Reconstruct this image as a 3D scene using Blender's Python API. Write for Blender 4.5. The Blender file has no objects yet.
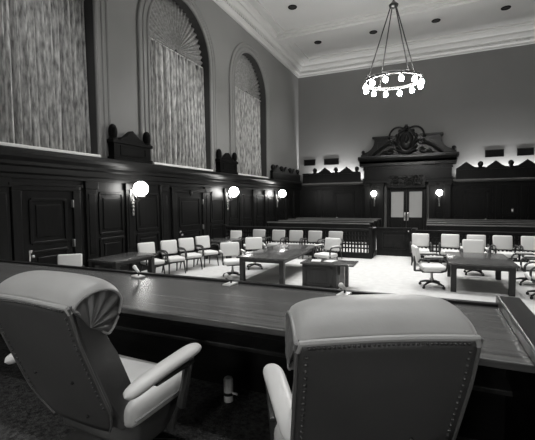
import bpy, bmesh, math, random
from mathutils import Vector, Matrix
random.seed(7)
PI = math.pi
S = bpy.context.scene
COL = S.collection
W, D, XR, YF = 8.1, 23.85, 5.7, -3.2      # left wall at x=-W, back wall y=D, right wall, wall behind the camera
ZC = 10.12                                # where the walls meet the ceiling cornice
DZ = 0.70                                 # dais height

# ------------------------------------------------------------------ materials
def mat(name, col, rough=.6, spec=.5, metal=0, emit=0, coat=0, noise=None, bump=None, wood=None, trans=0):
    m = bpy.data.materials.new(name); m.use_nodes = True
    nt = m.node_tree; N = nt.nodes; L = nt.links
    b = N['Principled BSDF']
    c = (col, col * .995, col * .975, 1) if not isinstance(col, tuple) else col
    b.inputs['Base Color'].default_value = c
    b.inputs['Roughness'].default_value = rough
    b.inputs['Metallic'].default_value = metal
    b.inputs['Specular IOR Level'].default_value = spec
    b.inputs['Coat Weight'].default_value = coat
    b.inputs['Transmission Weight'].default_value = trans
    if emit:
        b.inputs['Emission Color'].default_value = (1, .99, .96, 1)
        b.inputs['Emission Strength'].default_value = emit
    tc = N.new('ShaderNodeTexCoord')
    def ramp(src, lo, hi, p0=.3, p1=.7):
        r = N.new('ShaderNodeValToRGB'); L.new(src, r.inputs[0])
        r.color_ramp.elements[0].position = p0; r.color_ramp.elements[1].position = p1
        r.color_ramp.elements[0].color = (lo, lo * .995, lo * .975, 1)
        r.color_ramp.elements[1].color = (hi, hi * .995, hi * .975, 1)
        return r.outputs[0]
    def mapped(scale):
        mp = N.new('ShaderNodeMapping'); mp.inputs['Scale'].default_value = scale
        L.new(tc.outputs['Object'], mp.inputs[0]); return mp.outputs[0]
    if noise:                              # (scale vector, low, high, detail)
        n = N.new('ShaderNodeTexNoise'); n.inputs['Scale'].default_value = 1
        n.inputs['Detail'].default_value = noise[3] if len(noise) > 3 else 4
        L.new(mapped(noise[0]), n.inputs['Vector'])
        L.new(ramp(n.outputs['Fac'], noise[1], noise[2]), b.inputs['Base Color'])
    if wood:                               # (scale vector along grain, low, high)
        n = N.new('ShaderNodeTexNoise'); n.inputs['Scale'].default_value = 1
        n.inputs['Detail'].default_value = 7; n.inputs['Roughness'].default_value = .65
        n.inputs['Distortion'].default_value = .6
        L.new(mapped(wood[0]), n.inputs['Vector'])
        L.new(ramp(n.outputs['Fac'], wood[1], wood[2], .32, .68), b.inputs['Base Color'])
    if bump:                               # (scale, strength, distance)
        n = N.new('ShaderNodeTexNoise'); n.inputs['Scale'].default_value = bump[0]
        n.inputs['Detail'].default_value = 5
        L.new(tc.outputs['Object'], n.inputs['Vector'])
        bp = N.new('ShaderNodeBump'); bp.inputs['Strength'].default_value = bump[1]
        bp.inputs['Distance'].default_value = bump[2]
        L.new(n.outputs['Fac'], bp.inputs['Height']); L.new(bp.outputs[0], b.inputs['Normal'])
    return m

M = {}
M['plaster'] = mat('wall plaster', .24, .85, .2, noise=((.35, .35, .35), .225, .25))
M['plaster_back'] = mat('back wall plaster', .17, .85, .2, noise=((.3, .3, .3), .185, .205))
M['ceiling'] = mat('white ceiling plaster', .62, .9, .2)
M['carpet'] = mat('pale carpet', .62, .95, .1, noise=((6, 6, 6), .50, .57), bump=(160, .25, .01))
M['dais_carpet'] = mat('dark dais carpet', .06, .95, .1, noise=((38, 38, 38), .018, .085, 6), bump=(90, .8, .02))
M['panel'] = mat('dark oak panelling', .012, .34, .22, wood=((14, 14, 1.2), .005, .011))
M['carved'] = mat('carved dark oak', .01, .3, .24, wood=((12, 12, 2), .004, .010))
M['pew'] = mat('pew oak', .07, .32, .5, wood=((1.2, 14, 14), .09, .17))
M['block'] = mat('blackened carved oak', .006, .45, .04, wood=((12, 12, 2), .004, .008))
M['jamb'] = mat('dark grey jamb', .05, .6, .2)  # one even dark grey, darker than the wall plaster
M['rail'] = mat('railing oak', .022, .42, .15, wood=((6, 6, 3), .010, .022))
M['desk'] = mat('desk walnut', .1, .27, .5, wood=((.9, 22, 22), .045, .12), coat=.05)
M['desk_dark'] = mat('desk dark wood', .02, .45, .15, wood=((1.2, 16, 16), .005, .010))
M['wing'] = mat('bench end cap wood', .03, .35, .15, wood=((16, 1, 16), .02, .04))
M['wing_edge'] = mat('bench end edge wood', .05, .4, .3, wood=((16, 1, 16), .035, .07))
M['table'] = mat('table walnut', .06, .25, .5, wood=((12, 1.1, 12), .035, .085), coat=.15)
M['table_leg'] = mat('table leg wood', .02, .4, .4, wood=((10, 10, 1.5), .014, .028))
M['fab_white'] = mat('off white chair leather', .72, .5, .4)
M['fab_grey'] = mat('pale grey chair leather', .46, .5, .4)
M['chair_wood'] = mat('dark chair wood', .03, .3, .5)
M['leather'] = mat('grey smooth leather', .36, .45, .5, noise=((3, 3, 3), .32, .40), bump=(28, .12, .01))
M['leather_dark'] = mat('dark shell leather', .06, .42, .5, noise=((4, 4, 4), .055, .068), bump=(70, .1, .004))
M['leather_side'] = mat('mid grey side leather', .11, .42, .5, bump=(18, .25, .012))
M['leather_pale'] = mat('pale leather', .62, .42, .5, noise=((5, 5, 5), .58, .66))
M['welt'] = mat('leather welt cord', .30, .4, .5)
M['nail'] = mat('dull brass nailhead', .10, .3, .5, metal=.7)
M['steel'] = mat('chair base metal', .3, .3, .5, metal=.9)
M['chrome'] = mat('bright chrome', .75, .18, .5, metal=1)
M['black'] = mat('black plastic', .012, .4, .5)
M['white_metal'] = mat('white enamel', .75, .35, .5)
M['bronze'] = mat('dark bronze', .06, .35, .5, metal=.6)
M['bronze_pale'] = mat('worn bronze', .30, .35, .5, metal=.6)
M['globe'] = mat('lit opal glass', .9, .3, .5, emit=15)
M['bulb'] = mat('lit lamp bulb', .9, .3, .5, emit=160)
M['ringmetal'] = mat('painted ring metal', .07, .4, .5)
M['curtain'] = mat('figured curtain cloth', .3, .9, .1, noise=((14, 15, 3.6), .16, .68, 6))
M['fan'] = mat('figured sunburst cloth', .25, .9, .1, noise=((12, 12, 12), .20, .36, 5))
M['glass'] = mat('window glass', .9, .05, .5, trans=1)
M['frosted'] = mat('frosted door glass', .30, .5, .4, emit=.05)  # faint emission stands in for light coming from behind the door
M['vent'] = mat('vent black', .006, .8, .05)
M['vent_frame'] = mat('vent frame grey', .015, .6, .1)
M['lens'] = mat('downlight baffle', .03, .5, .3)
M['sill'] = mat('pale window sill', .85, .6, .3)
M['brass'] = mat('bright brass plate', .7, .25, .5, metal=.7)

# ------------------------------------------------------------------ mesh builder
class MB:
    def __init__(s): s.bm = bmesh.new()
    def _bev(s, geom_verts, bev, seg):
        if bev > 0:
            es = {e for v in geom_verts for e in v.link_edges}
            bmesh.ops.bevel(s.bm, geom=list(es), offset=bev, segments=seg, profile=.5, affect='EDGES', clamp_overlap=True)
    def box(s, x0, x1, y0, y1, z0, z1, bev=0, seg=2, rot=None):
        mtx = Matrix.Translation(((x0 + x1) / 2, (y0 + y1) / 2, (z0 + z1) / 2))
        if rot is not None: mtx = mtx @ rot
        mtx = mtx @ Matrix.Diagonal((abs(x1 - x0), abs(y1 - y0), abs(z1 - z0), 1))
        r = bmesh.ops.create_cube(s.bm, size=1, matrix=mtx)
        s._bev(r['verts'], bev, seg); return s
    def cyl(s, p0, p1, r0, r1=None, n=16):
        p0, p1 = Vector(p0), Vector(p1); d = p1 - p0
        q = d.to_track_quat('Z', 'Y').to_matrix().to_4x4()
        bmesh.ops.create_cone(s.bm, cap_ends=True, segments=n, radius1=r0, radius2=r0 if r1 is None else r1,
                              depth=d.length, matrix=Matrix.Translation((p0 + p1) / 2) @ q)
        return s
    def sph(s, c, r, n=16, sc=(1, 1, 1)):
        bmesh.ops.create_uvsphere(s.bm, u_segments=n, v_segments=max(6, n // 2 + 2), radius=r,
                                  matrix=Matrix.Translation(c) @ Matrix.Diagonal((*sc, 1)))
        return s
    def tube(s, pts, r, n=10, closed=False, flat=None):
        pts = [Vector(p) for p in pts]; k = len(pts); rings = []
        for i, p in enumerate(pts):
            a = pts[(i - 1) % k] if (closed or i > 0) else pts[i]
            b = pts[(i + 1) % k] if (closed or i < k - 1) else pts[i]
            t = (b - a).normalized()
            ref = Vector((0, 0, 1)) if abs(t.z) < .9 else Vector((0, 1, 0))
            if flat: ref = Vector(flat)
            u = t.cross(ref).normalized(); v = u.cross(t).normalized()
            rr = r[i] if isinstance(r, (list, tuple)) else r
            rings.append([s.bm.verts.new(p + (u * math.cos(2 * PI * j / n) + v * math.sin(2 * PI * j / n)) * rr) for j in range(n)])
        for i in range(k if closed else k - 1):
            A, B = rings[i], rings[(i + 1) % k]
            for j in range(n): s.bm.faces.new((A[j], A[(j + 1) % n], B[(j + 1) % n], B[j]))
        if not closed:
            s.bm.faces.new(rings[0][::-1]); s.bm.faces.new(rings[-1])
        return s
    def lathe(s, prof, c=(0, 0, 0), n=20):           # prof: (r, z) upward, about a vertical axis
        rings = []
        for r, z in prof:
            rings.append([s.bm.verts.new((c[0] + r * math.cos(2 * PI * j / n), c[1] + r * math.sin(2 * PI * j / n), c[2] + z)) for j in range(n)])
        for A, B in zip(rings, rings[1:]):
            for j in range(n): s.bm.faces.new((A[j], A[(j + 1) % n], B[(j + 1) % n], B[j]))
        s.bm.faces.new(rings[0][::-1]); s.bm.faces.new(rings[-1]); return s
    def prism(s, poly, a0, a1, axis='y', bev=0):     # poly in the plane across the axis
        def P(u, v, w):
            return {'x': (w, u, v), 'y': (u, w, v), 'z': (u, v, w)}[axis]
        A = [s.bm.verts.new(P(u, v, a0)) for u, v in poly]; B = [s.bm.verts.new(P(u, v, a1)) for u, v in poly]
        n = len(poly)
        s.bm.faces.new(A); s.bm.faces.new(B[::-1])
        for i in range(n): s.bm.faces.new((A[i], B[i], B[(i + 1) % n], A[(i + 1) % n]))
        s._bev(A + B, bev, 2); return s
    def quad(s, *p):
        s.bm.faces.new([s.bm.verts.new(q) for q in p]); return s
    def grid(s, f, nu, nv):
        V = [[s.bm.verts.new(f(i / nu, j / nv)) for j in range(nv + 1)] for i in range(nu + 1)]
        for i in range(nu):
            for j in range(nv): s.bm.faces.new((V[i][j], V[i + 1][j], V[i + 1][j + 1], V[i][j + 1]))
        return s
    def build(s, name, m, parent=None, smooth=True, angle=40):
        bmesh.ops.recalc_face_normals(s.bm, faces=s.bm.faces)
        me = bpy.data.meshes.new(name)
        if smooth:
            for f in s.bm.faces: f.smooth = True
            for e in s.bm.edges:
                if len(e.link_faces) == 2 and e.calc_face_angle(0) > math.radians(angle): e.smooth = False
        s.bm.to_mesh(me); s.bm.free(); me.materials.append(m)
        o = bpy.data.objects.new(name, me); COL.objects.link(o)
        if parent: o.parent = parent
        return o

def tag(o, label=None, cat=None, group=None, kind=None):
    if label: o['label'] = label
    if cat: o['category'] = cat
    if group: o['group'] = group
    if kind: o['kind'] = kind
    return o
def thing(name, label, cat, loc=(0, 0, 0), rz=0, group=None):
    o = bpy.data.objects.new(name, None); COL.objects.link(o); o.empty_display_size = .1
    o.location = loc; o.rotation_euler = (0, 0, rz)
    return tag(o, label, cat, group)
def struct(o): o['kind'] = 'structure'; return o
def dup(root, loc, rz, label, group=None):
    def cp(o, par):
        c = o.copy(); COL.objects.link(c)
        if par: c.parent = par
        for ch in [x for x in bpy.data.objects if x.parent == o]: cp(ch, c)
        return c
    r = cp(root, None); r.location = loc; r.rotation_euler = (0, 0, rz); r['label'] = label
    if group: r['group'] = group
    return r
def part_label(o, l): o['label'] = l; return o

# ------------------------------------------------------------------ room shell
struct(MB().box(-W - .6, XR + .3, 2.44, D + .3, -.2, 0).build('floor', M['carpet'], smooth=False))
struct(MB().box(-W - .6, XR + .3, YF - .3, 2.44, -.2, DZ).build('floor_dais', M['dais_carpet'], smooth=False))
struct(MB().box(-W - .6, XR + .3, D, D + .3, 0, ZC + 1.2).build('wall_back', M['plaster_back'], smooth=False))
struct(MB().box(XR, XR + .3, YF - .3, D + .3, 0, ZC + 1.2).build('wall_right', M['plaster'], smooth=False))
struct(MB().box(-W - .6, XR + .3, YF - .3, YF, 0, ZC + 1.2).build('wall_front', M['plaster'], smooth=False))

WIN = [0.05, 5.58, 11.13, 16.68]; HALF = 1.74; SILL = 3.24; SPR = 7.4; REV = .5
def arch(c, half, n=24):
    return [(c - half * math.cos(PI * i / n), SPR + half * math.sin(PI * i / n)) for i in range(n + 1)]
b = MB(); top = ZC + 1.2
b.quad((-W, YF, 0), (-W, D, 0), (-W, D, SILL), (-W, YF, SILL))
edges = [YF]
for c in WIN: edges += [c - HALF, c + HALF]
edges.append(D)
for i in range(0, len(edges), 2):
    b.quad((-W, edges[i], SILL), (-W, edges[i + 1], SILL), (-W, edges[i + 1], top), (-W, edges[i], top))
for c in WIN:
    pts = arch(c, HALF)
    for (y0, z0), (y1, z1) in zip(pts, pts[1:]):
        b.quad((-W, y0, z0), (-W, y1, z1), (-W, y1, top), (-W, y0, top))
struct(b.build('wall_left', M['plaster']))
# the outer skin of the left wall, behind the windows
struct(MB().box(-W - .95, -W - .74, YF, D, 0, SILL).box(-W - .95, -W - .74, YF, D, SPR + HALF + .1, top).build('wall_outside', M['plaster'], smooth=False))

# windows: moulded arch trim, sill, frame and glass
def arch_trim(mb, c, half, r, x):
    pts = [(x, c - half, SILL)] + [(x, c - half, SILL + (SPR - SILL) * i / 4) for i in range(1, 4)]
    pts += [(x, y, z) for y, z in arch(c, half, 32)] + [(x, c + half, SPR - (SPR - SILL) * i / 4) for i in range(1, 4)] + [(x, c + half, SILL)]
    mb.tube(pts, r, 8, flat=(1, 0, 0))
def flat_arch(mb, c, h0, h1, x0, x1):
    A = [(c - h1, SILL)] + arch(c, h1, 32) + [(c + h1, SILL)]
    B = [(c - h0, SILL)] + arch(c, h0, 32) + [(c + h0, SILL)]
    for i in range(len(A) - 1):
        a0, a1, b0, b1 = A[i], A[i + 1], B[i], B[i + 1]
        mb.quad((x1, *a0), (x1, *a1), (x1, *b1), (x1, *b0))
        mb.quad((x0, *a0), (x0, *a1), (x1, *a1), (x1, *a0)); mb.quad((x0, *b0), (x0, *b1), (x1, *b1), (x1, *b0))
CURT = ['drawn figured curtain at the window nearest the judges bench, cut off at left',
        'drawn full-length figured curtain in the middle arched window, between two carved blocks',
        'drawn full-length figured curtain in the arched window nearest the far corner']
SUN = ['pleated sunburst hanging in the arch of the window nearest the judges bench',
       'pleated sunburst filling the arch above the middle window curtain',
       'pleated sunburst filling the arch of the window nearest the far corner']
for k, c in enumerate(WIN[1:]):
    b = MB(); flat_arch(b, c, HALF + .02, HALF + .42, -W - .02, -W + .05)
    arch_trim(b, c, HALF + .05, .05, -W + .05); arch_trim(b, c, HALF + .25, .035, -W + .05); arch_trim(b, c, HALF + .42, .05, -W + .04)
    wn = struct(b.build('window_%d' % (k + 1), M['plaster']))
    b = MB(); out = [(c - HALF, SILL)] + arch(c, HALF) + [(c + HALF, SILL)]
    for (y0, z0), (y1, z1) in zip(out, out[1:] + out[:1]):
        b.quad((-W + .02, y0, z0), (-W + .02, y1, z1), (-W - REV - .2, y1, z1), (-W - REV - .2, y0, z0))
    part_label(b.build('jamb', M['jamb'], wn), 'dark grey window jamb')
    b = MB(); x = -W - REV - .1
    for q in range(5):
        yy = c - HALF + .03 + q * (2 * HALF - .06) / 4
        b.box(x - .04, x + .04, yy - .04, yy + .04, SILL, SPR + (0 if q in (0, 4) else (HALF if q == 2 else HALF * .85)))
    for zz in (SILL + .04, 4.6, 6, SPR): b.box(x - .035, x + .035, c - HALF, c + HALF, zz - .04, zz + .04)
    b.build('window_frame', M['panel'], wn, smooth=False)
    MB().prism([(c - HALF, SILL)] + arch(c, HALF) + [(c + HALF, SILL)], x - .01, x + .01, 'x').build('glass', M['glass'], wn, smooth=False)
    MB().box(-W - REV, -W + .14, c - HALF, c + HALF, SILL - .02, SILL + .09, .01).build('window_sill', M['sill'], wn)
    # the curtain: a hanging folded cloth, and a pleated sunburst in the arch
    rnd = random.Random(k + 3); ph = [rnd.uniform(0, 6.28) for _ in range(5)]
    def drape(u, v, c=c, ph=ph):
        y = c - HALF + .02 + u * (2 * HALF - .04); z = SILL + .13 + v * (SPR - .05 - SILL - .13)
        a = u * 2 * PI; g = .06 * math.sin(19 * a + 1.6 * math.sin(2 * a + ph[0])) + .025 * math.sin(33 * a + ph[1] + v) + .015 * math.sin(7 * a + ph[2] + 2 * v)
        return (-W - .30 + g * (1.5 - .55 * v), y, z)
    cu = thing('curtain', CURT[k], 'curtain', group='window curtains'); cu['group'] = 'window curtains'
    dr = MB().grid(drape, 300, 12).build('drape', M['curtain'], cu); dr.modifiers.new('thick', 'SOLIDIFY').thickness = .006
    MB().cyl((-W - .28, c - HALF + .01, SPR - .03), (-W - .28, c + HALF - .01, SPR - .03), .03, n=10).build('curtain_heading', M['curtain'], cu)
    def fan(u, v, c=c):
        t = PI * u; r = .06 + v * (HALF - .065)
        g = .045 * math.sin(52 * t) * (.25 + .75 * v) + .06 * (1 - v)
        return (-W - .31 + g, c - r * math.cos(t), SPR + .01 + r * math.sin(t))
    sb = MB().grid(fan, 360, 8).build('sunburst_drape', M['fan']); tag(sb, SUN[k], 'curtain', 'sunburst drapes')
    sb.modifiers.new('thick', 'SOLIDIFY').thickness = .005

# ceiling: recessed field, crown cornice with dentils, cross beams
ZF = 10.92
struct(MB().box(-W - .6, XR + .3, YF - .3, D + .3, ZF, ZF + .2).build('ceiling', M['ceiling'], smooth=False))
prof = [(0, 0), (.10, 0), (.10, .10), (.20, .16), (.20, .30), (.32, .34), (.40, .48), (.40, .58), (.52, .62), (.60, .74), (.60, .80), (0, .80)]
b = MB()
b.prism([(-W + u, ZC + v) for u, v in prof], YF, D, 'y')
b.prism([(XR - u, ZC + v) for u, v in prof], YF, D, 'y')
b.prism([(D - u, ZC + v) for u, v in prof], -W, XR, 'x')
b.prism([(YF + u, ZC + v) for u, v in prof], -W, XR, 'x')
struct(b.build('trim_1', M['ceiling'], smooth=False))
b = MB()
x = -W + .3
while x < XR - .3:
    b.box(x, x + .09, D - .27, D - .19, ZC + .19, ZC + .29); x += .18
y = 2
while y < D - .3:
    b.box(-W + .19, -W + .27, y, y + .09, ZC + .19, ZC + .29); y += .18
struct(b.build('trim_2', M['ceiling'], smooth=False))
b = MB()
for yb in (2.6, 8.2, 13.8, 19.3):
    b.box(-W + .4, XR - .4, yb - .35, yb + .35, ZF - .30, ZF)
    for s in (-1, 1):
        b.box(-W + .5, XR - .5, yb + s * .42 - .08, yb + s * .42 + .08, ZF - .20, ZF)
        b.box(-W + .5, XR - .5, yb + s * .56 - .06, yb + s * .56 + .06, ZF - .09, ZF)
for xb in (-W + .95, XR - .95):
    b.box(xb - .06, xb + .06, YF + .6, D - .6, ZF - .09, ZF)
b.box(-W + .95, XR - .95, D - 1.0, D - .9, ZF - .09, ZF)
struct(b.build('trim_3', M['ceiling'], smooth=False))

# ------------------------------------------------------------------ panelling on the left wall
PX = -W + .12
b = MB()
b.box(-W, PX, 2.0, D, 0, 2.75)
b.box(-W, PX, YF, 2.0, 0, 2.75)
cor = [(0, 2.62), (.16, 2.62), (.16, 2.70), (.20, 2.74), (.20, 2.86), (.26, 2.90), (.26, 2.97), (.36, 3.05), (.40, 3.12), (.40, 3.20), (.36, 3.23), (0, 3.23)]
b.prism([(-W + u, v) for u, v in cor], YF, D, 'y')
b.box(PX, PX + .05, YF, D, 0, .28, .01)
PIL = [1.6, 3.2, 4.75, 6.95, 8.3, 9.8, 12.35, 13.85, 15.2, 16.6, 18.0, 19.45, 21.0, 22.5]
for y in PIL:
    b.box(PX, PX + .06, y - .17, y + .17, .28, 2.62, .012)
    b.box(PX, PX + .09, y - .2, y + .2, 2.42, 2.62, .012)
    b.box(PX, PX + .09, y - .2, y + .2, .28, .6, .012)
    b.box(PX + .05, PX + .075, y - .10, y + .10, .75, 2.3, .01)
def raised(mb, y0, y1, z0, z1, x):
    for yy in (y0, y1): mb.box(x, x + .03, yy - .035, yy + .035, z0, z1, .01)
    for zz in (z0, z1): mb.box(x, x + .03, y0, y1, zz - .035, zz + .035, .01)
    mb.box(x, x + .02, y0 + .12, y1 - .12, z0 + .12, z1 - .12, .015)
for a, c in zip(PIL, PIL[1:]):
    if abs(a - 4.75) < .01 or abs(a - 9.8) < .01: continue
    raised(b, a + .28, c - .28, 1.25, 2.32, PX); raised(b, a + .28, c - .28, .42, 1.1, PX)
b.prism([(12.68, 2.1), (12.68, 2.36), (12.74, 2.46), (12.9, 2.46), (13.3, 2.46), (13.46, 2.46), (13.52, 2.36), (13.52, 2.1)], PX + .02, PX + .05, 'x', .008)
struct(b.build('trim_4', M['panel'], smooth=False))

def wall_door(n, y0, y1, zt, hinge_y, handle_y, crest):
    b = MB()
    b.box(PX, PX + .08, y0 - .2, y0, 0, zt, .012); b.box(PX, PX + .08, y1, y1 + .2, 0, zt, .012)
    b.box(PX, PX + .08, y0 - .2, y1 + .2, zt, zt + .12, .012); b.box(PX, PX + .11, y0 - .26, y1 + .26, zt + .10, zt + .16, .01)
    d = struct(b.build('door_%d' % n, M['panel'], smooth=False))
    b = MB().box(PX, PX + .035, y0, y1, .02, zt)
    raised(b, y0 + .2, y1 - .2, 1.2, zt - .2, PX + .035); raised(b, y0 + .2, y1 - .2, .2, 1.0, PX + .035)
    b.build('door_leaf', M['carved'], d, smooth=False)
    if crest:
        MB().sph((PX + .1, (y0 + y1) / 2, zt - .02), .08, 14, (.5, 1, 1.4)).build('keystone', M['carved'], d)
    for z in (.35, 1.11, 2.06):
        part_label(MB().box(PX + .03, PX + .10, hinge_y - .016, hinge_y + .016, z - .09, z + .09, .008).build('hinge', M['bronze_pale'], d), 'pale metal hinge')
    h = MB().box(PX + .035, PX + .05, handle_y - .04, handle_y + .04, .82, 1.06, .008)
    h.cyl((PX + .05, handle_y, .93), (PX + .10, handle_y, .93), .015).sph((PX + .12, handle_y, .93), .036)
    part_label(h.build('door_handle', M['brass'], d), 'bright metal knob on a plate')
wall_door(1, 10.4, 12.0, 2.40, 12.0, 10.62, True)
wall_door(2, 5.15, 6.4, 2.36, 6.38, 5.32, False)

# panelling on the right wall and on the wall behind the bench
b = MB().box(XR - .12, XR, YF, D, 0, 2.75)
b.prism([(XR - u, v) for u, v in cor], YF, D, 'y')
for i in range(17):
    yy = YF + .8 + i * 1.6
    b.box(XR - .18, XR - .12, yy - .17, yy + .17, 0, 2.62, .012)
    if i < 16:
        for z0, z1 in ((.42, 1.1), (1.25, 2.32)): b.box(XR - .15, XR - .12, yy + .35, yy + 1.25, z0, z1, .015)
struct(b.build('trim_7', M['panel'], smooth=False))
b = MB().box(-W, XR, YF, YF + .12, 0, 2.65)
for i in range(9):
    xx = -W + .9 + i * 1.5
    for z0, z1 in ((1.1, 1.6), (1.75, 2.5)): b.box(xx, xx + 1.1, YF + .12, YF + .15, z0, z1, .015)
b.box(-W, XR, YF, YF + .2, 2.6, 2.72, .01)
struct(b.build('trim_8', M['panel'], smooth=False))

# panelling on the back wall
PY = D - .14
DCX = -1.33
b = MB()
for x0, x1 in ((-W, DCX - 2.4), (DCX + 2.4, XR)):
    b.box(x0, x1, PY, D, 0, 3.08)
    b.box(x0, x1, PY - .03, PY, 0, .3, .01)
    b.box(x0, x1, PY - .05, D, 2.75, 2.84, .01)
    x = x0 + .15
    n = max(1, round((x1 - x0) / 1.25)); st = (x1 - x0) / n
    for i in range(n + 1):
        xx = x0 + i * st
        if i == 0 or i == n: continue
        b.box(xx - .12, xx + .12, PY - .05, PY, .3, 2.75, .01)
    for i in range(n):
        a, c = x0 + i * st + .24, x0 + (i + 1) * st - .24
        for z0, z1 in ((.45, 1.1), (1.25, 2.25), (2.35, 2.65)):
            for xx in (a, c): b.box(xx - .03, xx + .03, PY - .03, PY, z0, z1)
            for zz in (z0, z1): b.box(a, c, PY - .03, PY, zz - .03, zz + .03)
struct(b.build('trim_5', M['panel'], smooth=False))
b = MB()
for x0, x1 in ((-W, DCX - 2.4), (DCX + 2.4, XR)):
    b.prism([(D, 3.0), (PY - .22, 3.0), (PY - .36, 3.08), (PY - .36, 3.13), (PY - .32, 3.17), (D, 3.17)], x0, x1, 'x')
struct(b.build('trim_6', M['pew'], smooth=False))
for n, hx in ((4, -5.47), (5, 2.80)):
    sg = 1 if n == 4 else -1
    x0, x1 = (hx - .12, hx + 1.0) if n == 4 else (hx - 1.0, hx + .12)
    b = MB()
    for xx in (x0, x1): b.box(xx - .08, xx + .08, PY - .09, PY - .03, 0, 2.5, .01)
    b.box(x0 - .08, x1 + .08, PY - .09, PY - .03, 2.42, 2.6, .01)
    d = struct(b.build('door_%d' % n, M['panel'], smooth=False))
    b = MB().box(x0 + .08, x1 - .08, PY - .06, PY - .03, .02, 2.42)
    for z0, z1 in ((.2, 1.0), (1.2, 2.2)):
        b.box(x0 + .25, x1 - .25, PY - .075, PY - .06, z0, z1, .006)
    b.build('door_leaf', M['carved'], d, smooth=False)
    h = MB().box(hx - .035, hx + .035, PY - .075, PY - .06, .62, .98, .005).cyl((hx, PY - .07, .8), (hx, PY - .15, .8), .02).sph((hx, PY - .17, .8), .045)
    part_label(h.build('door_handle', M['brass'], d), 'bright metal knob on a long plate')

# ------------------------------------------------------------------ carved crests
def crest_block(y, label):
    t = thing('carved_block', label, 'carved block', (-W + .22, y, 3.23), 0, 'carved blocks between the windows')
    b = MB().box(-.16, .10, -.76, .76, 0, .10, .01).box(-.14, .06, -.72, .72, .10, .46).box(-.16, .10, -.78, .78, .46, .56, .015)
    b.box(.055, .075, -.5, .5, .16, .20).box(.055, .075, -.5, .5, .38, .41).box(.055, .075, -.5, -.46, .16, .41).box(.055, .075, .46, .5, .16, .41)
    b.build('plinth', M['block'], t, smooth=False)
    MB().prism([(-.50, .56), (-.40, .65), (-.26, .67), (0, .88), (.26, .67), (.40, .65), (.50, .56)], -.13, .06, 'x', .008).build('gable', M['block'], t, smooth=False)
    for s in (-1, 1):
        MB().lathe([(.12, 0), (.12, .03), (.095, .05), (.11, .10), (.118, .20), (.11, .29), (.08, .37), (.03, .41)], (-.03, s * .66, .56), 16).build('finial', M['block'], t)
crest_block(8.36, 'dark carved block with gable and two round finials right above the nearest globe lamp')
crest_block(13.9, 'dark carved block with gable and two round finials between middle and farthest curtains')

def cresting(name, label, horizontal, a0, a1, peaks, balls, z0, zb, off=0):
    t = thing(name, label, 'cresting', (0, 0, 0))
    f = (lambda lo, hi: (D - hi - off, D - lo - off)) if horizontal else (lambda lo, hi: (-W + lo, -W + hi))
    ax = 'y' if horizontal else 'x'
    b = MB()
    lo, hi = f(.12, .26)
    P = [(a0, z0), (a0, zb)]
    for p in sorted(peaks):
        if a0 + .3 < p < a1 - .3: P += [(p - .42, zb + .02), (p - .30, zb + .10), (p, zb + .34), (p + .30, zb + .10), (p + .42, zb + .02)]
    P += [(a1, zb), (a1, z0)]
    b.prism(P, lo, hi, ax)
    lo, hi = f(.10, .30)
    if horizontal: b.box(a0, a1, lo, hi, z0, z0 + .1); b.box(a0, a1, lo, hi, zb - .1, zb - .02)
    else: b.box(lo, hi, a0, a1, z0, z0 + .1); b.box(lo, hi, a0, a1, zb - .1, zb - .02)
    b.build('crest_panel', M['carved'], t, smooth=False)
    for q in balls:
        c = (q, sum(f(.12, .26)) / 2, zb) if horizontal else (sum(f(.12, .26)) / 2, q, zb)
        MB().lathe([(.10, -.03), (.11, .02), (.085, .04), (.12, .10), (.145, .18), (.125, .26), (.07, .32), (.01, .34)], c, 14).build('finial', M['carved'], t)
PK = [-7.55, -6.2, -4.82]; BL = [-6.88, -5.5, -4.2]
cresting('carved_cresting', 'dark carved cresting of gables and balls along back wall, left of the door', True, -W + .42, DCX - 2.62, PK, BL, 3.17, 3.80, .18)
cresting('carved_cresting', 'dark carved cresting of gables and balls along back wall, right of the door', True, DCX + 2.62, XR, [1.78, 3.2, 4.62], [2.48, 3.9, 5.3], 3.17, 3.78, .18)
cresting('carved_cresting', 'dark carved cresting on the left wall between last window and far corner', False, 18.75, D - .45, [19.5, 20.9, 22.3], [18.95, 20.2, 21.6, 23.0], 3.23, 3.72)

# ------------------------------------------------------------------ door portal
PF = D - .62                       # front plane of the portal
t = thing('door_portal', 'tall dark carved wood door surround with scrolled pediment and coat of arms', 'door surround', (DCX, -.012, 0))
for s in (-1, 1):
    b = MB()
    b.box(s * 2.4 - .0, s * 1.25, PF + .18, D, 0, 3.2)
    for x in (1.42, 2.2):
        b.box(s * x - .17, s * x + .17, PF + .06, PF + .2, .35, 2.85, .015)
        b.box(s * x - .22, s * x + .22, PF + .02, PF + .2, 0, .35, .02); b.box(s * x - .22, s * x + .22, PF + .02, PF + .2, 2.85, 3.05, .02)
    for z0, z1 in ((.5, 1.3), (1.5, 2.75)):
        b.box(s * 1.8 - .16, s * 1.8 + .16, PF + .16, PF + .19, z0, z1, .01)
    b.build('pilaster_screen', M['panel'], t, smooth=False)
b = MB().box(-2.45, 2.45, PF + .05, D, 3.05, 3.2, .015).box(-2.4, 2.4, PF + .1, D, 3.2, 3.86).box(-2.48, 2.48, PF + .04, D, 3.28, 3.33).box(-2.46, 2.46, PF + .05, D, 3.84, 3.92)
for i in range(23): b.box(-2.35 + i * .2, -2.25 + i * .2, PF + .02, PF + .1, 3.92, 4.02)
b.box(-2.44, 2.44, PF + .08, D, 3.9, 4.05)
b.prism([(D, 4.05), (PF + .02, 4.05), (PF - .02, 4.16), (PF - .1, 4.22), (PF - .1, 4.34), (PF - .18, 4.38), (PF - .24, 4.5), (PF - .24, 4.6), (PF - .2, 4.66), (D, 4.66)], -2.62, 2.62, 'x')
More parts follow.
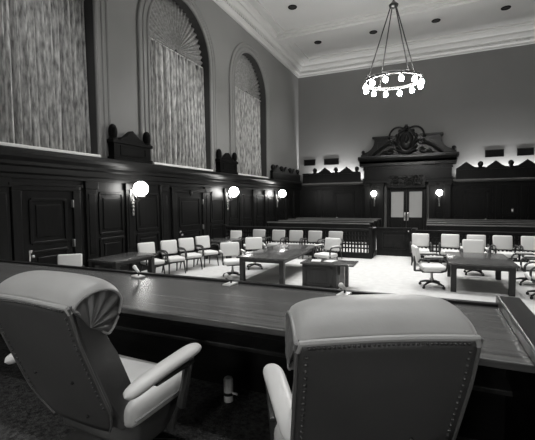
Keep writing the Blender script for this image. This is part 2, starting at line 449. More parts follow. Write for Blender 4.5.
b.prism([(-2.62, 4.05), (-2.64, 4.16), (-2.66, 4.22), (-2.66, 4.34), (-2.72, 4.4), (-2.75, 4.5), (-2.75, 4.62), (-2.72, 4.66), (2.72, 4.66), (2.75, 4.62), (2.75, 4.5), (2.72, 4.4), (2.66, 4.34), (2.66, 4.22), (2.64, 4.16), (2.62, 4.05)], PF - .1, D, 'y')
b.build('entablature', M['carved'], t, smooth=False)
sh = [(2.55, 4.66), (2.55, 4.86), (2.42, 4.9), (2.2, 4.98), (2.02, 5.12), (1.88, 5.32), (1.82, 5.55), (1.82, 5.66), (1.9, 5.70), (1.9, 5.82), (.9, 5.82)]
b = MB().prism([(-x, z) for x, z in sh] + [(x, z) for x, z in sh[::-1]], PF + .25, D, 'y')
b.box(-1.95, -.75, PF + .18, D, 5.72, 5.84, .01).box(.75, 1.95, PF + .18, D, 5.72, 5.84, .01)
for s in (-1, 1):
    b.box(s * 1.65, s * .8, PF + .22, PF + .26, 5.5, 5.54); b.box(s * 1.65 - .02, s * 1.65 + .02, PF + .22, PF + .26, 4.95, 5.52)
    b.box(s * 2.2, s * 2.62, PF + .2, D, 4.66, 4.8, .01)
b.build('attic', M['carved'], t, smooth=False)
for s in (-1, 1):
    MB().sph((s * 2.5, PF + .35, 4.97), .11).build('finial', M['carved'], t)
    # raking curved arm of the broken pediment, with scroll end
    pts = [(s * (1.95 - 1.2 * u), PF + .06, 4.70 + .70 * math.sin(u * PI / 2)) for u in [i / 12 for i in range(13)]]
    b = MB().tube(pts, .065, 8); b.tube([(x, y + .08, z - .09) for x, y, z in pts], .05, 8)
    sp = [(s * (.80 + .20 * (1 - k / 22) * math.cos(k * .5)), PF + .02, 5.38 + .20 * (1 - k / 22) * math.sin(k * .5)) for k in range(20)]
    b.tube(sp, .045, 6)
    b.build('scroll_pediment', M['carved'], t)
    # leafy carving filling the pediment
    b = MB(); rn = random.Random(5)
    for k in range(18):
        u = rn.random(); x = s * (1.4 - .75 * u); z = 4.74 + rn.random() * (.05 + .40 * u)
        b.sph((x, PF + .2 + rn.random() * .04, z), .05 + .04 * rn.random(), 8, (1.5, .7, .8))
    b.build('leaf_carving', M['carved'], t)
    # arching loop above the shield
    pts = [(s * (.95 - .0 - .5 * (1 - math.cos(a)) ), PF + .1, 5.72 + .56 * math.sin(a)) for a in [PI * i / 16 for i in range(15)]]
    MB().tube(pts, .055, 8).sph(pts[0], .1, 10).build('loop_scroll', M['carved'], t)
b = MB().sph((0, PF + .02, 5.48), .46, 24, (.84, .26, 1.14))
b.tube([(.50 * math.cos(a) * (1 + .06 * math.sin(6 * a)), PF - .03, 5.46 + .66 * math.sin(a)) for a in [2 * PI * i / 40 for i in range(40)]], .075, 8, closed=True)
for i in range(14):
    a = 2 * PI * i / 14; b.sph((.57 * math.cos(a), PF - .02, 5.46 + .72 * math.sin(a)), .1, 8, (1, .6, 1))
b.sph((0, PF - .12, 5.55), .17, 12, (.8, .6, 1.5)).sph((0, PF - .06, 6.2), .14, 12).box(-.09, .09, PF - .1, PF + .05, 6.2, 6.38, .03).tube([(-.55, PF - .04, 4.95), (-.25, PF - .1, 4.8), (0, PF - .12, 4.76), (.25, PF - .1, 4.8), (.55, PF - .04, 4.95)], .07, 8)
b.build('coat_of_arms', M['carved'], t)
b = MB().box(-1.04, 1.04, PF - .02, D - .1, 2.76, 3.56).box(-.98, .98, PF - .05, PF, 2.80, 2.85).box(-.98, .98, PF - .05, PF, 3.46, 3.51)
rn = random.Random(9)
for k in range(90):
    b.sph((rn.uniform(-.88, .88), PF - .03, rn.uniform(2.92, 3.40)), rn.uniform(.04, .09), 8, (1.2, .5, 1))
b.build('carved_frieze', M['carved'], t)

DC3 = -1.31
d3 = struct(MB().box(DC3 - 1.1, DC3 - .98, PF + .3, D, 0, 2.72).box(DC3 + .98, DC3 + 1.1, PF + .3, D, 0, 2.72).box(DC3 - 1.1, DC3 + 1.1, PF + .3, D, 2.66, 2.75).build('door_3', M['panel'], smooth=False))
for s in (-1, 1):
    b = MB()
    y0, y1 = D - .22, D - .16
    x0, x1 = sorted((DC3 + s * .01, DC3 + s * .97)); g0, g1 = sorted((DC3 + s * .16, DC3 + s * .86))
    b.box(x0, g0, y0, y1, .02, 2.66); b.box(g1, x1, y0, y1, .02, 2.66); b.box(g0, g1, y0, y1, .02, 1.0); b.box(g0, g1, y0, y1, 2.52, 2.66)
    b.box(g0 + .1, g1 - .1, y0 - .02, y0, .2, .85, .008)
    lf = b.build('door_leaf', M['panel'], d3, smooth=False)
    part_label(MB().box(g0, g1, y0 + .02, y1 - .02, 1.0, 2.52).build('door_glass', M['frosted'], lf, smooth=False), 'pale frosted glass panel')
    hx = DC3 + s * .085
    h = MB().box(hx - .045, hx + .045, y0 - .02, y0, .8, 1.3, .006).tube([(hx, y0 - .02, .9), (hx, y0 - .08, .92), (hx, y0 - .08, 1.16), (hx, y0 - .02, 1.18)], .016, 8)
    part_label(h.build('door_handle', M['brass'], lf), 'bright push plate with pull')

# vents on the back wall
VL = ['dark slotted vent on the back wall nearest the left corner', 'dark slotted vent on the back wall, second from the left corner',
      'dark slotted vent on the back wall just right of the carved pediment', 'dark slotted vent on the back wall at the right edge of the picture']
for k, (x0, x1) in enumerate(((-7.72, -6.94), (-6.36, -5.4), (2.73, 3.62), (4.22, 4.98))):
    t = thing('wall_vent', VL[k], 'vent', ((x0 + x1) / 2, D, 4.54), 0, 'back wall vents'); w = (x1 - x0) / 2
    MB().box(-w, w, -.03, 0, -.2, -.17).box(-w, w, -.03, 0, .17, .2).box(-w, -w + .03, -.03, 0, -.2, .2).box(w - .03, w, -.03, 0, -.2, .2).build('vent_frame', M['vent_frame'], t, smooth=False)
    b = MB().box(-w + .03, w - .03, -.006, 0, -.17, .17)
    for q in range(6): b.box(-w + .03, w - .03, -.022, -.008, -.15 + q * .055, -.125 + q * .055)
    b.build('louvre', M['vent'], t, smooth=False)
sw = thing('light_switch', 'small pale switch plate on the dark panelling at far right', 'switch', (4.05, PY - .05, 1.42))
MB().box(-.045, .045, -.012, 0, -.09, .09, .004).build('plate', M['brass'], sw)
MB().box(-.012, .012, -.03, -.01, -.025, .025, .003).build('toggle', M['white_metal'], sw)

# ------------------------------------------------------------------ wall lamps
def wall_lamp(loc, rz, label, r=.205, out=.36):
    t = thing('wall_lamp', label, 'wall lamp', loc, rz, 'globe wall lamps')   # local +x points away from the wall
    b = MB().box(0, .03, -.07, .07, -.30, .08, .01).lathe([(.02, -.5), (.05, -.46), (.03, -.40), (.055, -.36), (.03, -.30)], (.05, 0, 0), 10)
    for k in range(4): b.sph((.05, 0, -.66 + k * .1), .045, 10, (.8, .9, 1.25))
    b.build('back_plate', M['bronze_pale'], t)
    pts = [(.02, 0, -.22), (.10, 0, -.30), (.2, 0, -.30), (.28, 0, -.24), (out, 0, -.2)]
    MB().tube(pts, .022, 8).tube([(.03, 0, -.05), (.12, 0, -.12), (.2, 0, -.2), (.28, 0, -.24)], .018, 8).build('arm', M['bronze_pale'], t)
    MB().lathe([(.03, -.24), (.11, -.22), (.13, -.19), (.11, -.17), (.05, -.17)], (out, 0, .02), 16).build('gallery', M['bronze'], t)
    part_label(MB().sph((out, 0, .06), r, 24).build('globe', M['globe'], t), 'glowing white glass globe')
    return t
for y, l in ((8.33, 'glowing globe lamp on the left wall nearest the bench, under a carved block'),
             (13.82, 'glowing globe lamp on the left wall, second from the bench'),
             (19.4, 'glowing globe lamp on the left wall nearest the far corner')):
    wall_lamp((PX + .06, y, 2.40), 0, l)
for x, l in ((DCX - 1.78, 'glowing globe lamp on the left side of the carved door surround'), (DCX + 1.78, 'glowing globe lamp on the right side of the carved door surround')):
    t = wall_lamp((x, PF + .06, 2.37), -PI / 2, l, .165, .3)
    MB().tube([(.3, 0, .22), (.3, 0, .5), (.15, 0, .58), (.02, 0, .55)], .018, 8).lathe([(.02, .20), (.07, .22), (.06, .26), (.02, .29)], (.3, 0, 0), 12).build('top_stem', M['bronze'], t)

# ------------------------------------------------------------------ chandelier
CX_, CY_, CZ_ = -1.22, 13.57, 6.06
t = thing('chandelier', 'large ring chandelier of twelve glowing bulbs hung on four rods', 'chandelier', (CX_, CY_, CZ_))
RR = .92
b = MB()
b.tube([(RR * math.cos(a), RR * math.sin(a), .085) for a in [2 * PI * i / 64 for i in range(64)]], .022, 8, closed=True)
b.tube([(RR * math.cos(a), RR * math.sin(a), .02) for a in [2 * PI * i / 64 for i in range(64)]], .022, 8, closed=True)
for i in range(64):
    a0, a1 = 2 * PI * i / 64, 2 * PI * (i + 1) / 64
    for q in (RR - .012, RR + .012):
        b.quad((q * math.cos(a0), q * math.sin(a0), .02), (q * math.cos(a1), q * math.sin(a1), .02), (q * math.cos(a1), q * math.sin(a1), .085), (q * math.cos(a0), q * math.sin(a0), .085))
b.build('ring', M['ringmetal'], t)
for i in range(12):
    a = 2 * PI * (i + .5) / 12 + .1
    x, y = RR * math.cos(a), RR * math.sin(a)
    s = MB().cyl((x, y, .03), (x, y, -.055), .030, .026, 12).build('socket', M['vent'], t)
    part_label(MB().lathe([(.03, 0), (.045, -.025), (.07, -.06), (.08, -.105), (.072, -.15), (.045, -.178), (.01, -.187)][::-1], (x, y, -.05), 14).build('bulb', M['bulb'], s), 'glowing bulb')
for i in range(4):
    a = PI / 2 * i + .62
    p0 = Vector((RR * math.cos(a), RR * math.sin(a), .08)); p1 = Vector((.09 * math.cos(a), .09 * math.sin(a), 2.55))
    b = MB().tube([p0, p1], .020, 8); b.sph(p0 + Vector((0, 0, .06)), .06, 10)
    b.build('rod', M['bronze'], t)
MB().lathe([(.05, 2.45), (.14, 2.5), (.16, 2.56), (.08, 2.64), (.03, 2.7), (.03, 4.6), (.2, 4.66), (.22, ZF - CZ_)], (0, 0, 0), 16).build('hub_stem', M['bronze'], t)

# recessed downlights
DL = [(x, y) for y in (20.8, 16.6, 11.0, 5.4) for x in (-5.9, -2.88, .14, 3.1)] + [(-4.2, -.2), (-1.6, -.2), (1.0, -.2)]
for k, (x, y) in enumerate(DL):
    seen = {(-5.9, 20.8): 'small dark recessed ceiling downlight nearest the left wall', (-2.88, 20.8): 'small dark recessed ceiling downlight left of the chandelier rods',
            (.14, 20.8): 'small dark recessed ceiling downlight right of the chandelier rods',
            (3.1, 20.8): 'small dark recessed ceiling downlight nearest the upper right corner',
            (-5.9, 16.6): 'small dark recessed ceiling downlight at the top edge, left of the chandelier'}
    t = thing('downlight', seen.get((x, y), 'small dark recessed ceiling downlight out of the picture overhead'), 'downlight', (x, y, ZF), 0, 'ceiling downlights')
    b = MB().tube([(.18 * math.cos(a), .18 * math.sin(a), -.01) for a in [2 * PI * i / 20 for i in range(20)]], .03, 6, closed=True)
    b.build('rim', M['vent_frame'], t)
    MB().cyl((0, 0, -.012), (0, 0, 0), .17, n=20).build('baffle', M['lens'], t, smooth=False)

# ------------------------------------------------------------------ railing, gate, pews
RY = 13.45
def railing(name, label, x0, x1):
    t = thing(name, label, 'railing', ((x0 + x1) / 2, RY, 0), 0, 'balustrades'); h = (x1 - x0) / 2
    MB().box(-h, h, -.07, .07, .98, 1.05, .012).box(-h, h, -.045, .045, .93, .98).build('handrail', M['rail'], t, smooth=False)
    MB().box(-h, h, -.07, .07, 0, .20, .012).build('base_rail', M['rail'], t, smooth=False)
    b = MB()
    for z in (.36, .50, .64, .80): b.box(-h + .05, h - .05, -.018, .018, z - .025, z + .025)
    x = -h + .10
    while x < h - .06:
        b.box(x - .024, x + .024, -.022, .022, .19, .95); x += .11
    part_label(b.build('lattice', M['rail'], t, smooth=False), 'open square lattice')
    for x in (-h + .06, h - .06):
        MB().box(x - .06, x + .06, -.075, .075, 0, 1.10, .012).build('post', M['rail'], t, smooth=False)
railing('railing', 'dark lattice balustrade left of the gate, behind the row of grey chairs', -W + .25, -1.86)
railing('railing', 'dark lattice balustrade right of the gate, behind the row of pale chairs', -.56, XR - .1)
GY = 14.4
for s, xs, l in ((-1, -1.86, 'low solid dark wood return wall left of the gate'), (1, -.56, 'low solid dark wood return wall right of the gate')):
    t = thing('return_wall', l, 'low wall', (xs, (RY + GY) / 2 + .05, 0), 0, 'gate return walls')
    x0, x1 = (-.12, 0) if s < 0 else (0, .12)
    h = (GY - RY) / 2
    MB().box(x0, x1, -h + .03, h + .05, 0, .98).build('panel', M['rail'], t, smooth=False)
    MB().box(x0 - .03, x1 + .03, -h + .03, h + .05, .98, 1.05, .01).build('cap', M['rail'], t, smooth=False)
    MB().box(x0 - .02, x1 + .02, -h + .03, h + .05, 0, .18, .01).build('plinth', M['rail'], t, smooth=False)
t = thing('gate', 'solid dark panelled wooden gate in the middle of the balustrade', 'gate', (-1.21, GY, 0))
b = MB().box(-.62, .62, -.025, .025, .004, 1.0)
b.box(-.45, .45, -.045, -.02, .22, .26).box(-.45, .45, -.045, -.02, .86, .90).box(-.45, -.41, -.045, -.02, .22, .9).box(.41, .45, -.045, -.02, .22, .9).box(-.34, .34, -.04, -.02, .33, .78, .008)
b.build('gate_leaf', M['rail'], t, smooth=False)
MB().box(-.62, .62, -.045, .045, 1.0, 1.05, .01).build('gate_cap', M['rail'], t, smooth=False)
part_label(MB().cyl((.5, -.03, .93), (.5, -.07, .93), .012).sph((.5, -.085, .93), .028).build('gate_knob', M['brass'], t), 'small bright knob')

def pew(x0, x1, y, label, h):
    t = thing('pew', label, 'pew', ((x0 + x1) / 2, y, 0), 0, 'gallery pews'); w = (x1 - x0) / 2
    MB().box(-w, w, .0, .06, .12, h - .03).build('back', M['panel'], t, smooth=False)
    part_label(MB().box(-w, w, -.07, .13, h - .05, h, .014).build('top_rail', M['pew'], t, smooth=False), 'paler brown top rail')
    MB().box(-w, w, .06, .52, .40, .45, .01).build('seat', M['pew'], t, smooth=False)
    for x in (-w, w - .06): MB().box(x, x + .06, -.05, .55, 0, h - .05, .01).build('end_panel', M['panel'], t, smooth=False)
for k, y in enumerate((17.4, 18.9, 20.4, 21.9)):
    r = ('front', 'second', 'third', 'rear')[k]
    pew(-7.6, -2.55, y, '%s dark pew of the public seats left of the aisle' % r, 1.0 + .0 * k)
    pew(-.15, XR - .2, y, '%s dark pew of the public seats right of the aisle' % r, 1.0 + .0 * k)

# ------------------------------------------------------------------ tables
def table(x0, x1, y0, y1, h, label, panel=True):
    t = thing('table', label, 'table', ((x0 + x1) / 2, (y0 + y1) / 2, 0)); w, d = (x1 - x0) / 2, (y1 - y0) / 2
    MB().box(-w, w, -d, d, h - .045, h, .012).build('tabletop', M['table'], t)
    MB().box(-w + .07, w - .07, -d + .07, d - .07, h - .13, h - .045).build('apron', M['table_leg'], t, smooth=False)
    for sx in (-1, 1):
        for sy in (-1, 1):
            cx, cy = sx * (w - .12), sy * (d - .12)
            MB().box(cx - .06, cx + .06, cy - .06, cy + .06, 0, h - .045, .01).build('leg', M['table_leg'], t, smooth=False)
    return t
table(-4.56, -3.22, 8.4, 11.4, .66, 'dark wooden table in the middle of the floor, left of the wooden desk')
table(.38, 1.74, 9.2, 11.2, .66, 'dark wooden table on the right, surrounded by four swivel chairs')
table(-7.4, -6.5, 6.3, 7.72, .74, 'dark wooden table by the left wall nearest the bench')
table(-7.55, -6.4, 11.3, 12.45, .66, 'dark wooden table by the left wall beyond the row of four chairs')

# clerk's desk: a paneled pedestal with overhanging top and a separate leg at the right
t = thing('clerk_desk', 'small dark panelled wooden desk standing alone in the middle of the floor', 'desk', (-2.2, 8.4, 0))
MB().box(-.62, .64, -.04, .62, .58, .62, .01).build('desktop', M['table'], t)
b = MB().box(-.58, .24, 0, .56, 0, .58)
b.box(-.52, .14, -.015, 0, .08, .12).box(-.52, .14, -.015, 0, .50, .54).box(-.52, -.48, -.015, 0, .08, .54).box(.10, .14, -.015, 0, .08, .54).box(-.40, .02, -.012, 0, .17, .45, .005)
b.build('pedestal', M['table_leg'], t, smooth=False)
for y in (.05, .5): MB().box(.32, .42, y - .04, y + .06, 0, .58, .01).build('leg', M['pew'], t, smooth=False)
MB().box(.20, .34, .35, .38, .3, .58).build('modesty_panel', M['table_leg'], t, smooth=False)
for k, (x, y, r) in enumerate(((-.32, .30, .2), (.02, .36, -.3))):
    o = MB().box(-.11, .11, -.15, .15, 0, .008).build('paper_sheet', M['white_metal'], smooth=False)
    o.location = (-2.2 + x, 8.4 + y, .622); o.rotation_euler = (0, 0, r)
    tag(o, 'white paper lying on the %s of the small dark desk' % ('left end' if k == 0 else 'middle'), 'paper')

# ------------------------------------------------------------------ chairs
def chair_upper(t, fab, hb, wide=.50, lean=.16, pads=False):
    MB().box(-wide / 2, wide / 2, -.24, .27, .385, .50, .045, 3).build('seat', fab, t)
    rot = Matrix.Rotation(-lean * -1, 4, 'X')
    z0 = .55
    MB().box(-wide / 2 + .0, wide / 2 - .0, -.335 - .045, -.335 + .045, z0, hb, .04, 3, Matrix.Rotation(lean, 4, 'X')).build('backrest', fab, t)
    for s in (-1, 1):
        x = s * (wide / 2 + .035)
        pts = [(x - s * .04, -.33, .60), (x, -.30, .655), (x, -.2, .69), (x, 0, .70), (x, .12, .70), (x, .20, .675), (x, .245, .61), (x, .245, .52), (x - s * .01, .22, .42), (x - s * .05, .14, .39)]
        a = MB().tube(pts, .024, 8).build('arm', M['chair_wood'], t)
        if pads: part_label(MB().box(x - .03, x + .03, -.22, .16, .705, .745, .018, 3).build('arm_pad', fab, a), 'pale padded arm top')
def side_chair(fab, hb=1.0, wide=.52):
    t = thing('armchair', 'x', 'chair')
    chair_upper(t, fab, hb, wide)
    b = MB().box(-wide / 2 + .02, wide / 2 - .02, -.24, .24, .345, .385)
    for s in (-1, 1): b.box(s * (wide / 2 - .07) - .02, s * (wide / 2 - .07) + .02, -.40, -.355, .345, .74); b.box(s * (wide / 2 - .07) - .02, s * (wide / 2 - .07) + .02, -.38, -.24, .345, .38)
    b.build('seat_frame', M['chair_wood'], t, smooth=False)
    for sx in (-1, 1):
        MB().cyl((sx * (wide / 2 - .03), .2, .37), (sx * (wide / 2 - .0), .24, 0), .026, .017, 10).build('leg', M['chair_wood'], t)
        MB().cyl((sx * (wide / 2 - .05), -.22, .37), (sx * (wide / 2 - .02), -.33, 0), .026, .017, 10).build('leg', M['chair_wood'], t)
    return t
def swivel_chair(fab, hb=.93, wide=.54):
    t = thing('swivel_chair', 'x', 'chair')
    chair_upper(t, fab, hb, wide, .18, True)
    MB().box(-.05, .05, -.385, -.345, .355, .70, .01).box(-.05, .05, -.36, -.2, .352, .38).box(-.18, .18, -.24, .18, .35, .385, .01).build('seat_frame', M['chair_wood'], t)
    MB().cyl((0, 0, .12), (0, 0, .36), .028).cyl((0, 0, .10), (0, 0, .2), .045).build('column', M['steel'], t)
    for k in range(4):
        a = PI / 4 + k * PI / 2; c, s = math.cos(a), math.sin(a)
        l = MB().tube([(0, 0, .135), (.15 * c, .15 * s, .115), (.29 * c, .29 * s, .075)], [.032, .027, .018], 8).build('base_leg', M['chair_wood'], t)
        MB().cyl((.29 * c - .014 * s, .29 * s + .014 * c, .032), (.29 * c + .014 * s, .29 * s - .014 * c, .032), .032, n=12).cyl((.29 * c, .29 * s, .03), (.29 * c, .29 * s, .085), .009, n=8).build('caster', M['black'], l)
    return t
R_ = math.radians
def face(a): return -R_(a)      # azimuth: 0 = +y, clockwise
first = {}
def place(kind, fab, x, y, az, label, group, sc=1):
    key = (kind, fab)
    if key not in first:
        o = side_chair(M[fab], .97) if kind == 'side' else swivel_chair(M[fab])
        first[key] = o; o.location = (x, y, 0); o.rotation_euler = (0, 0, face(az)); o['label'] = label; o['group'] = group
    else: o = dup(first[key], (x, y, 0), face(az), label, group)
    o.scale = (sc, sc, sc)
    return o
G1 = 'grey armchairs along the left balustrade'
ORD = ['leftmost grey armchair of the row before the left balustrade', 'second grey armchair from the left before the left balustrade',
       'middle grey armchair of five before the left balustrade', 'fourth grey armchair from the left before the left balustrade',
       'grey armchair nearest the lattice and gate, right end of the left row']
for x, l, az in zip((-6.08, -5.27, -4.55, -3.86, -3.12), ORD, (178, 180, 176, 183, 186)): place('side', 'fab_grey', x, 12.78, az, l, G1)
G2 = 'pale armchairs along the right balustrade'
ORD = ['pale armchair right beside the gate, left end of the right row', 'second pale armchair right of the gate, before the balustrade',
       'third pale armchair right of the gate, directly behind the right table', 'fourth pale armchair right of the gate, before the balustrade',
       'pale armchair cut off by the right edge before the balustrade']
for x, l, az in zip((-.27, .57, 1.31, 2.03, 2.72), ORD, (178, 183, 180, 176, 182)): place('side', 'fab_white', x, 12.75, az, l, G2)
G3 = 'white armchairs along the left wall'
ORD = ['white armchair partly behind the table, nearest of four along the left wall', 'second nearest white armchair of four along the left wall',
       'third nearest white armchair of four along the left wall', 'white armchair farthest from the bench of four along the left wall']
for x, y, l, az in zip((-7.02, -6.82, -6.71, -6.58), (8.10, 8.78, 9.48, 10.22), ORD, (112, 118, 120, 118)): place('side', 'fab_white', x, y, az, l, G3, .97)
place('side', 'fab_white', -7.2, 5.62, 138, 'lone white armchair rising behind the left end of the bench', G3, .96)
place('side', 'fab_white', -7.1, 12.9, 170, 'white armchair behind the table by the left wall in the far corner', G3, .92)
G4 = 'white swivel chairs at the tables'
place('swivel', 'fab_white', -4.92, 8.85, 140, 'white swivel chair at the near left corner of the middle table', G4)
place('swivel', 'fab_white', -4.94, 10.3, 150, 'white swivel chair at the far left side of the middle table', G4)
place('swivel', 'fab_white', -2.84, 10.85, 200, 'white swivel chair at the far right corner of the middle table', G4)
place('swivel', 'fab_white', .05, 9.6, 78, 'white swivel chair on the left of the right-hand table, seen from the side', G4, 1.06)
place('swivel', 'fab_white', 1.12, 11.62, 180, 'white swivel chair at the far end of the right-hand table', G4)
place('swivel', 'fab_white', 2.18, 10.75, 262, 'white swivel chair on the far right side of the right-hand table', G4)
place('swivel', 'fab_white', 2.15, 9.35, 272, 'white swivel chair cut off by the right edge, nearest at the right-hand table', G4)

# ------------------------------------------------------------------ judges' bench
BT = 1.45
t = thing('judges_bench', 'long raised wooden bench desk running across behind the two leather chairs', 'bench desk', (0, 0, 0))
MB().box(-4.6, .40, 1.71, 2.59, BT - .035, BT, .006).build('desktop', M['desk'], t, smooth=False)
part_label(MB().box(-4.6, .40, 2.55, 2.60, BT - .02, BT + .018, .008).build('desk_lip', M['desk_dark'], t, smooth=False), 'raised dark lip along the far edge')
b = MB().box(-4.6, .40, 2.40, 2.54, 0, BT - .035)
b.build('front_panel', M['desk_dark'], t, smooth=False)
part_label(MB().box(-4.6, .40, 2.2, 2.42, 1.08, 1.11, .006).build('shelf', M['wing'], t, smooth=False), 'thin shelf under the desktop')
b = MB().box(.40, .485, -.2, 2.64, DZ if False else DZ, BT + .01)
b.build('end_panel', M['desk_dark'], t, smooth=False)
part_label(MB().box(.385, .50, -.2, 2.64, BT + .01, BT + .05, .006).build('end_cap', M['wing'], t, smooth=False), 'dark cap with a paler edge')
MB().box(.376, .386, -.2, 2.64, BT + .006, BT + .05).build('edge_strip', M['wing_edge'], t, smooth=False)

def microphone(x, y, rz, label):
    m = thing('microphone', label, 'microphone', (x, y, BT), rz, 'desk microphones')
    part_label(MB().box(-.06, .06, -.035, .035, 0, .014, .005).build('base', M['white_metal'], m), 'white base plate')
    MB().tube([(.01, 0, .01), (.012, 0, .03), (.0, 0, .05)], .007, 8).build('stem', M['black'], m)
    part_label(MB().cyl((.012, 0, .045), (-.05, 0, .078), .011, .015, 12).sph((-.053, 0, .08), .018, 12).build('head', M['white_metal'], m), 'white microphone head')
microphone(-2.30, 2.47, R_(-18), 'small white microphone on the bench, leftmost')
microphone(-1.41, 2.50, R_(85), 'small white microphone on the bench between the two leather chairs')
microphone(-.53, 2.50, R_(80), 'small white microphone on the bench right of the wooden desk')

p = thing('floor_post', 'short white post with a dark ring on the carpet under the bench', 'post', (-1.28, 2.22, DZ))
MB().lathe([(.034, 0), (.034, .15), (.028, .165), (.01, .168)], (0, 0, 0), 16).build('tube', M['white_metal'], p)
MB().lathe([(.037, .045), (.037, .065)], (0, 0, 0), 16).build('ring', M['black'], p)
MB().box(.034, .075, -.012, .0, .055, .07, .003).build('tab', M['white_metal'], p)

# ------------------------------------------------------------------ the two leather chairs
def exec_chair(loc, az, label, ax=.345, ar=.345):
    t = thing('executive_chair', label, 'chair', loc, face(az), 'leather chairs behind the bench')
    hw = HWB
    zt = .997
    rear = [(-.12, .36), (-.20, .55), (-.258, .70), (-.315, .85), (-.355, zt)]
    core = rear + [(-.30, .985), (-.23, .92), (-.145, .74), (-.07, .56), (-.01, .36)]
    MB().prism(core, -hw + .012, hw - .012, 'x', .02).build('backrest', M['leather_side'], t)
    def shell(u, v):
        z = .36 + v * (zt - .36)
        wv = hw * (1 - .30 * (1 - min(1, v / .30)) ** 2.2)
        x = (2 * u - 1) * wv
        y = rear[-1][0]
        for (y0, z0), (y1, z1) in zip(rear, rear[1:]):
            if z0 - 1e-6 <= z <= z1 + 1e-6: y = y0 + (y1 - y0) * (z - z0) / (z1 - z0); break
        return (x, y - .036 + .010 * abs(2 * u - 1) ** 3, z)
    sh = MB().grid(shell, 24, 20).build('back_shell', M['leather_dark'], t)
    sm = sh.modifiers.new('thick', 'SOLIDIFY'); sm.thickness = .02; sm.offset = -1
    # outline of the head roll in side view (y, z), from the rear welt over the top and down the front
    OUT = [(-.375, .997), (-.368, 1.02), (-.345, 1.045), (-.31, 1.065), (-.265, 1.077), (-.215, 1.077), (-.165, 1.060), (-.128, 1.028), (-.112, .985), (-.120, .935), (-.140, .89), (-.172, .85), (-.205, .84), (-.27, .90), (-.34, .955)]
    n0 = len(OUT)
    def outl(v):
        q = (v % 1) * n0; i = int(q); f = q - i
        P = [Vector((*OUT[(i + k) % n0], 0)) for k in (-1, 0, 1, 2)]
        r = .5 * ((2 * P[1]) + (P[2] - P[0]) * f + (2 * P[0] - 5 * P[1] + 4 * P[2] - P[3]) * f * f + (3 * P[1] - P[0] - 3 * P[2] + P[3]) * f ** 3)
        return r.x, r.y
    cy, cz = -.25, .95
    def roll(u, v):
        s = 2 * u - 1; e = max(0, 1 - abs(s) ** 6) ** .5
        y, z = outl(v); k = .74 + .26 * e
        crown = .012 * (1 - s * s) if z > .98 else 0
        return (s * (hw + .006), cy + (y - cy) * (.86 + .14 * e), cz + (z - cz) * ((.66 + .34 * e) if z > .985 else .94 + .06 * e) + crown)
    b = MB().grid(roll, 44, 56)
    bmesh.ops.remove_doubles(b.bm, verts=b.bm.verts, dist=1e-5)
    b.build('head_roll', M['leather'], t, angle=60)
    # gathered pleats on each end of the roll, fanning out from its rear lower corner
    fy, fz = -.30, .90
    for s in (-1, 1):
        def cap(u, v, s=s):
            y, z = outl(u); y = cy + (y - cy) * .855; z = cz + (z - cz) * (.65 if z > .985 else .92)
            a = math.atan2(z - fz, y - fy)
            fan = max(0, min(1, (a + .6) / .5)) * max(0, min(1, (1.9 - a) / .5))
            return (s * (hw - .002 + .018 * (1 - v ** 2.4) + .009 * math.sin(15 * a) * v * (1.3 - v) * 2 * fan), fy + (y - fy) * v, fz + (z - fz) * v)
        b = MB().grid(cap, 150, 10); bmesh.ops.remove_doubles(b.bm, verts=b.bm.verts, dist=1e-5)
        b.build('pleated_end', M['leather_side'], t, angle=80)
        pts = []
        for i in range(60):
            y, z = outl(i / 60); pts.append((s * (hw + .004), cy + (y - cy) * .87, cz + (z - cz) * (.68 if z > .985 else .93)))
        MB().tube(pts, .006, 6, closed=True).build('end_piping', M['welt'], t)
    wpts = [(-hw - .001, -.372, .972)] + [(x, -.392 + .012 * abs(x / hw) ** 3, zt + .012 * (1 - (x / hw) ** 2)) for x in [(-hw + .008) + (2 * hw - .016) * i / 20 for i in range(21)]] + [(hw + .001, -.372, .972)]
    MB().tube(wpts, .010, 8).build('top_welt', M['leather'], t)
    for s in (-1, 1):
        pts = [shell(0 if s < 0 else 1, v) for v in [i / 16 for i in range(17)]]
        MB().tube([(x + s * .004, y, z) for x, y, z in pts], .006, 6).build('side_piping', M['leather_side'], t)
    b = MB()
    for i in range(34):
        u = .06 + .88 * i / 33; x, y, z = shell(u, .972); b.sph((x, y - .001, z + .012 * (1 - (x / hw) ** 2)), .0062, 8)
    for s in (.045, .955):
        for i in range(20):
            x, y, z = shell(s, .93 - i * .036); b.sph((x, y - .001, z), .0062, 8)
    b.build('nailheads', M['nail'], t)
    for (u, v) in ((.72, .42), (.72, .12), (.25, .42)): MB().sph(Vector(shell(u, v)) + Vector((0, -.002, 0)), .008, 10).build('back_button', M['black'], t)
    MB().box(-.30, .30, -.12, .31, .36, .49, .05, 4).build('seat', M['leather_pale'], t)
    part_label(MB().box(-.27, .27, -.06, .30, .22, .38, .03, 3).build('seat_base', M['leather_dark'], t), 'darker leather seat base')
    MB().tube([(-.30, -.1, .41), (-.296, .28, .41), (-.28, .312, .41), (.28, .312, .41), (.296, .28, .41), (.30, -.1, .41)], .007, 6).build('seat_piping', M['leather'], t)
    for s in (-1, 1):
        x = s * ax
        def armf(u, v, s=s):
            a = 2 * PI * v; y = -.25 + u * .49; x = s * (ar + (ax - ar) * u)
            e = (max(0, 1 - abs(2 * u - 1) ** 8)) ** .5
            w = (.040 + .008 * u) * max(e, .02); h = .028 * max(e, .02)
            return (x + w * math.cos(a), y, .635 + .022 * u + h * math.sin(a) - (.02 * (1 - u) ** 3))
        b = MB().grid(armf, 30, 16); bmesh.ops.remove_doubles(b.bm, verts=b.bm.verts, dist=1e-5)
        a = b.build('arm', M['leather_pale'], t, angle=80); part_label(a, 'pale leather arm pad')
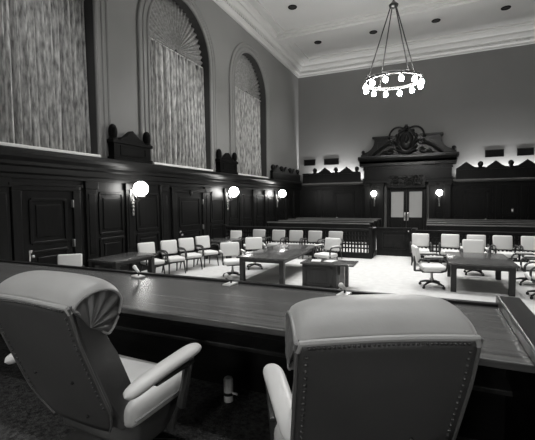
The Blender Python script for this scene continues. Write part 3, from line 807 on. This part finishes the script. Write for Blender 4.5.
        MB().tube([(x, .16, .625), (x, .13, .52), (x - s * .01, .10, .40), (x - s * .05, .06, .30)], [.026, .022, .024, .022], 8).build('arm_support', M['chair_wood'], t)
        MB().box(x - .03, x + .03, -.1, .17, .598, .618, .008).build('arm_rail', M['chair_wood'], t)
    MB().cyl((0, 0, .10), (0, 0, .24), .035).cyl((0, 0, .08), (0, 0, .16), .06).box(-.16, .16, -.16, .16, .20, .23, .01).build('column', M['steel'], t)
    for k in range(4):
        a = PI / 4 + k * PI / 2; c, s = math.cos(a), math.sin(a)
        l = MB().tube([(0, 0, .13), (.18 * c, .18 * s, .115), (.34 * c, .34 * s, .085)], [.04, .032, .024], 8).build('base_leg', M['chair_wood'], t)
        part_label(MB().cyl((.34 * c - .018 * s, .34 * s + .018 * c, .034), (.34 * c + .018 * s, .34 * s - .018 * c, .034), .034, n=14).cyl((.34 * c, .34 * s, .03), (.34 * c, .34 * s, .1), .014, n=8).build('caster', M['chrome'], l), 'bright metal caster')
    return t
HWB = .264
exec_chair((-1.50, 1.36, DZ), 2, 'high-backed grey leather swivel chair at left, turned toward the bench', .405, .40)
exec_chair((-.272, 1.43, DZ), -27, 'high-backed grey leather chair in the centre foreground, its studded dark back toward us', .30, .255)

# ------------------------------------------------------------------ lights
def light(name, kind, loc, energy, rot=(0, 0, 0), **k):
    l = bpy.data.lights.new(name, kind); l.energy = energy
    for a, v in k.items(): setattr(l, a, v)
    o = bpy.data.objects.new(name, l); COL.objects.link(o); o.location = loc; o.rotation_euler = rot
    return o
for (x, y) in DL:
    e = {5.4: 480, 11.0: 760, 16.6: 260}.get(y, 170)
    if y > 20: e = 200
    if x > 2.5: e *= .5
    light('downlight_lamp', 'SPOT', (x, y, ZF - .04), e, spot_size=R_(78 if y > 3 else 64), spot_blend=.6, shadow_soft_size=.16)
# concealed tubes on the ledge behind the cresting of the back wall
light('cove_tube', 'AREA', (-5.5, D - .22, 3.3), 120, (PI, 0, 0), shape='RECTANGLE', size=2.9, size_y=.08)
light('cove_tube', 'AREA', (3.55, D - .22, 3.3), 120, (PI, 0, 0), shape='RECTANGLE', size=3.9, size_y=.08)
# unseen globe lamps and point lights, added behind the bench to brighten the chair backs
for x in (-4.5, -.6, 3.3):
    wall_lamp((x, YF + .02, 2.9), PI / 2, 'unseen globe lamp added on the wall behind the bench to light the chair backs')
    light('chair_back_fill', 'POINT', (x, YF + .75, 2.95), 40, shadow_soft_size=.2)

w = bpy.data.worlds.new('World'); S.world = w; w.use_nodes = True
w.node_tree.nodes['Background'].inputs[0].default_value = (0.01, 0.01, 0.01, 1)

# ------------------------------------------------------------------ camera
y, p, r = R_(23.592), R_(3.048), R_(-.548)
fwd = Vector((-math.sin(y) * math.cos(p), math.cos(y) * math.cos(p), -math.sin(p)))
rt = Vector((math.cos(y), math.sin(y), 0)); up = rt.cross(fwd)
r2 = rt * math.cos(r) + up * math.sin(r); u2 = up * math.cos(r) - rt * math.sin(r)
cam = bpy.data.cameras.new('Camera'); co = bpy.data.objects.new('Camera', cam); COL.objects.link(co)
co.matrix_world = Matrix(((r2.x, u2.x, -fwd.x, 0), (r2.y, u2.y, -fwd.y, 0), (r2.z, u2.z, -fwd.z, 2.1), (0, 0, 0, 1)))
cam.sensor_fit = 'HORIZONTAL'; cam.sensor_width = 36; cam.lens = 373.14 / 535 * 36; cam.clip_start = .05; cam.clip_end = 200
S.camera = co
S.view_settings.view_transform = 'Standard'; S.view_settings.look = 'None'; S.view_settings.gamma = 1
S.view_settings.exposure = .9
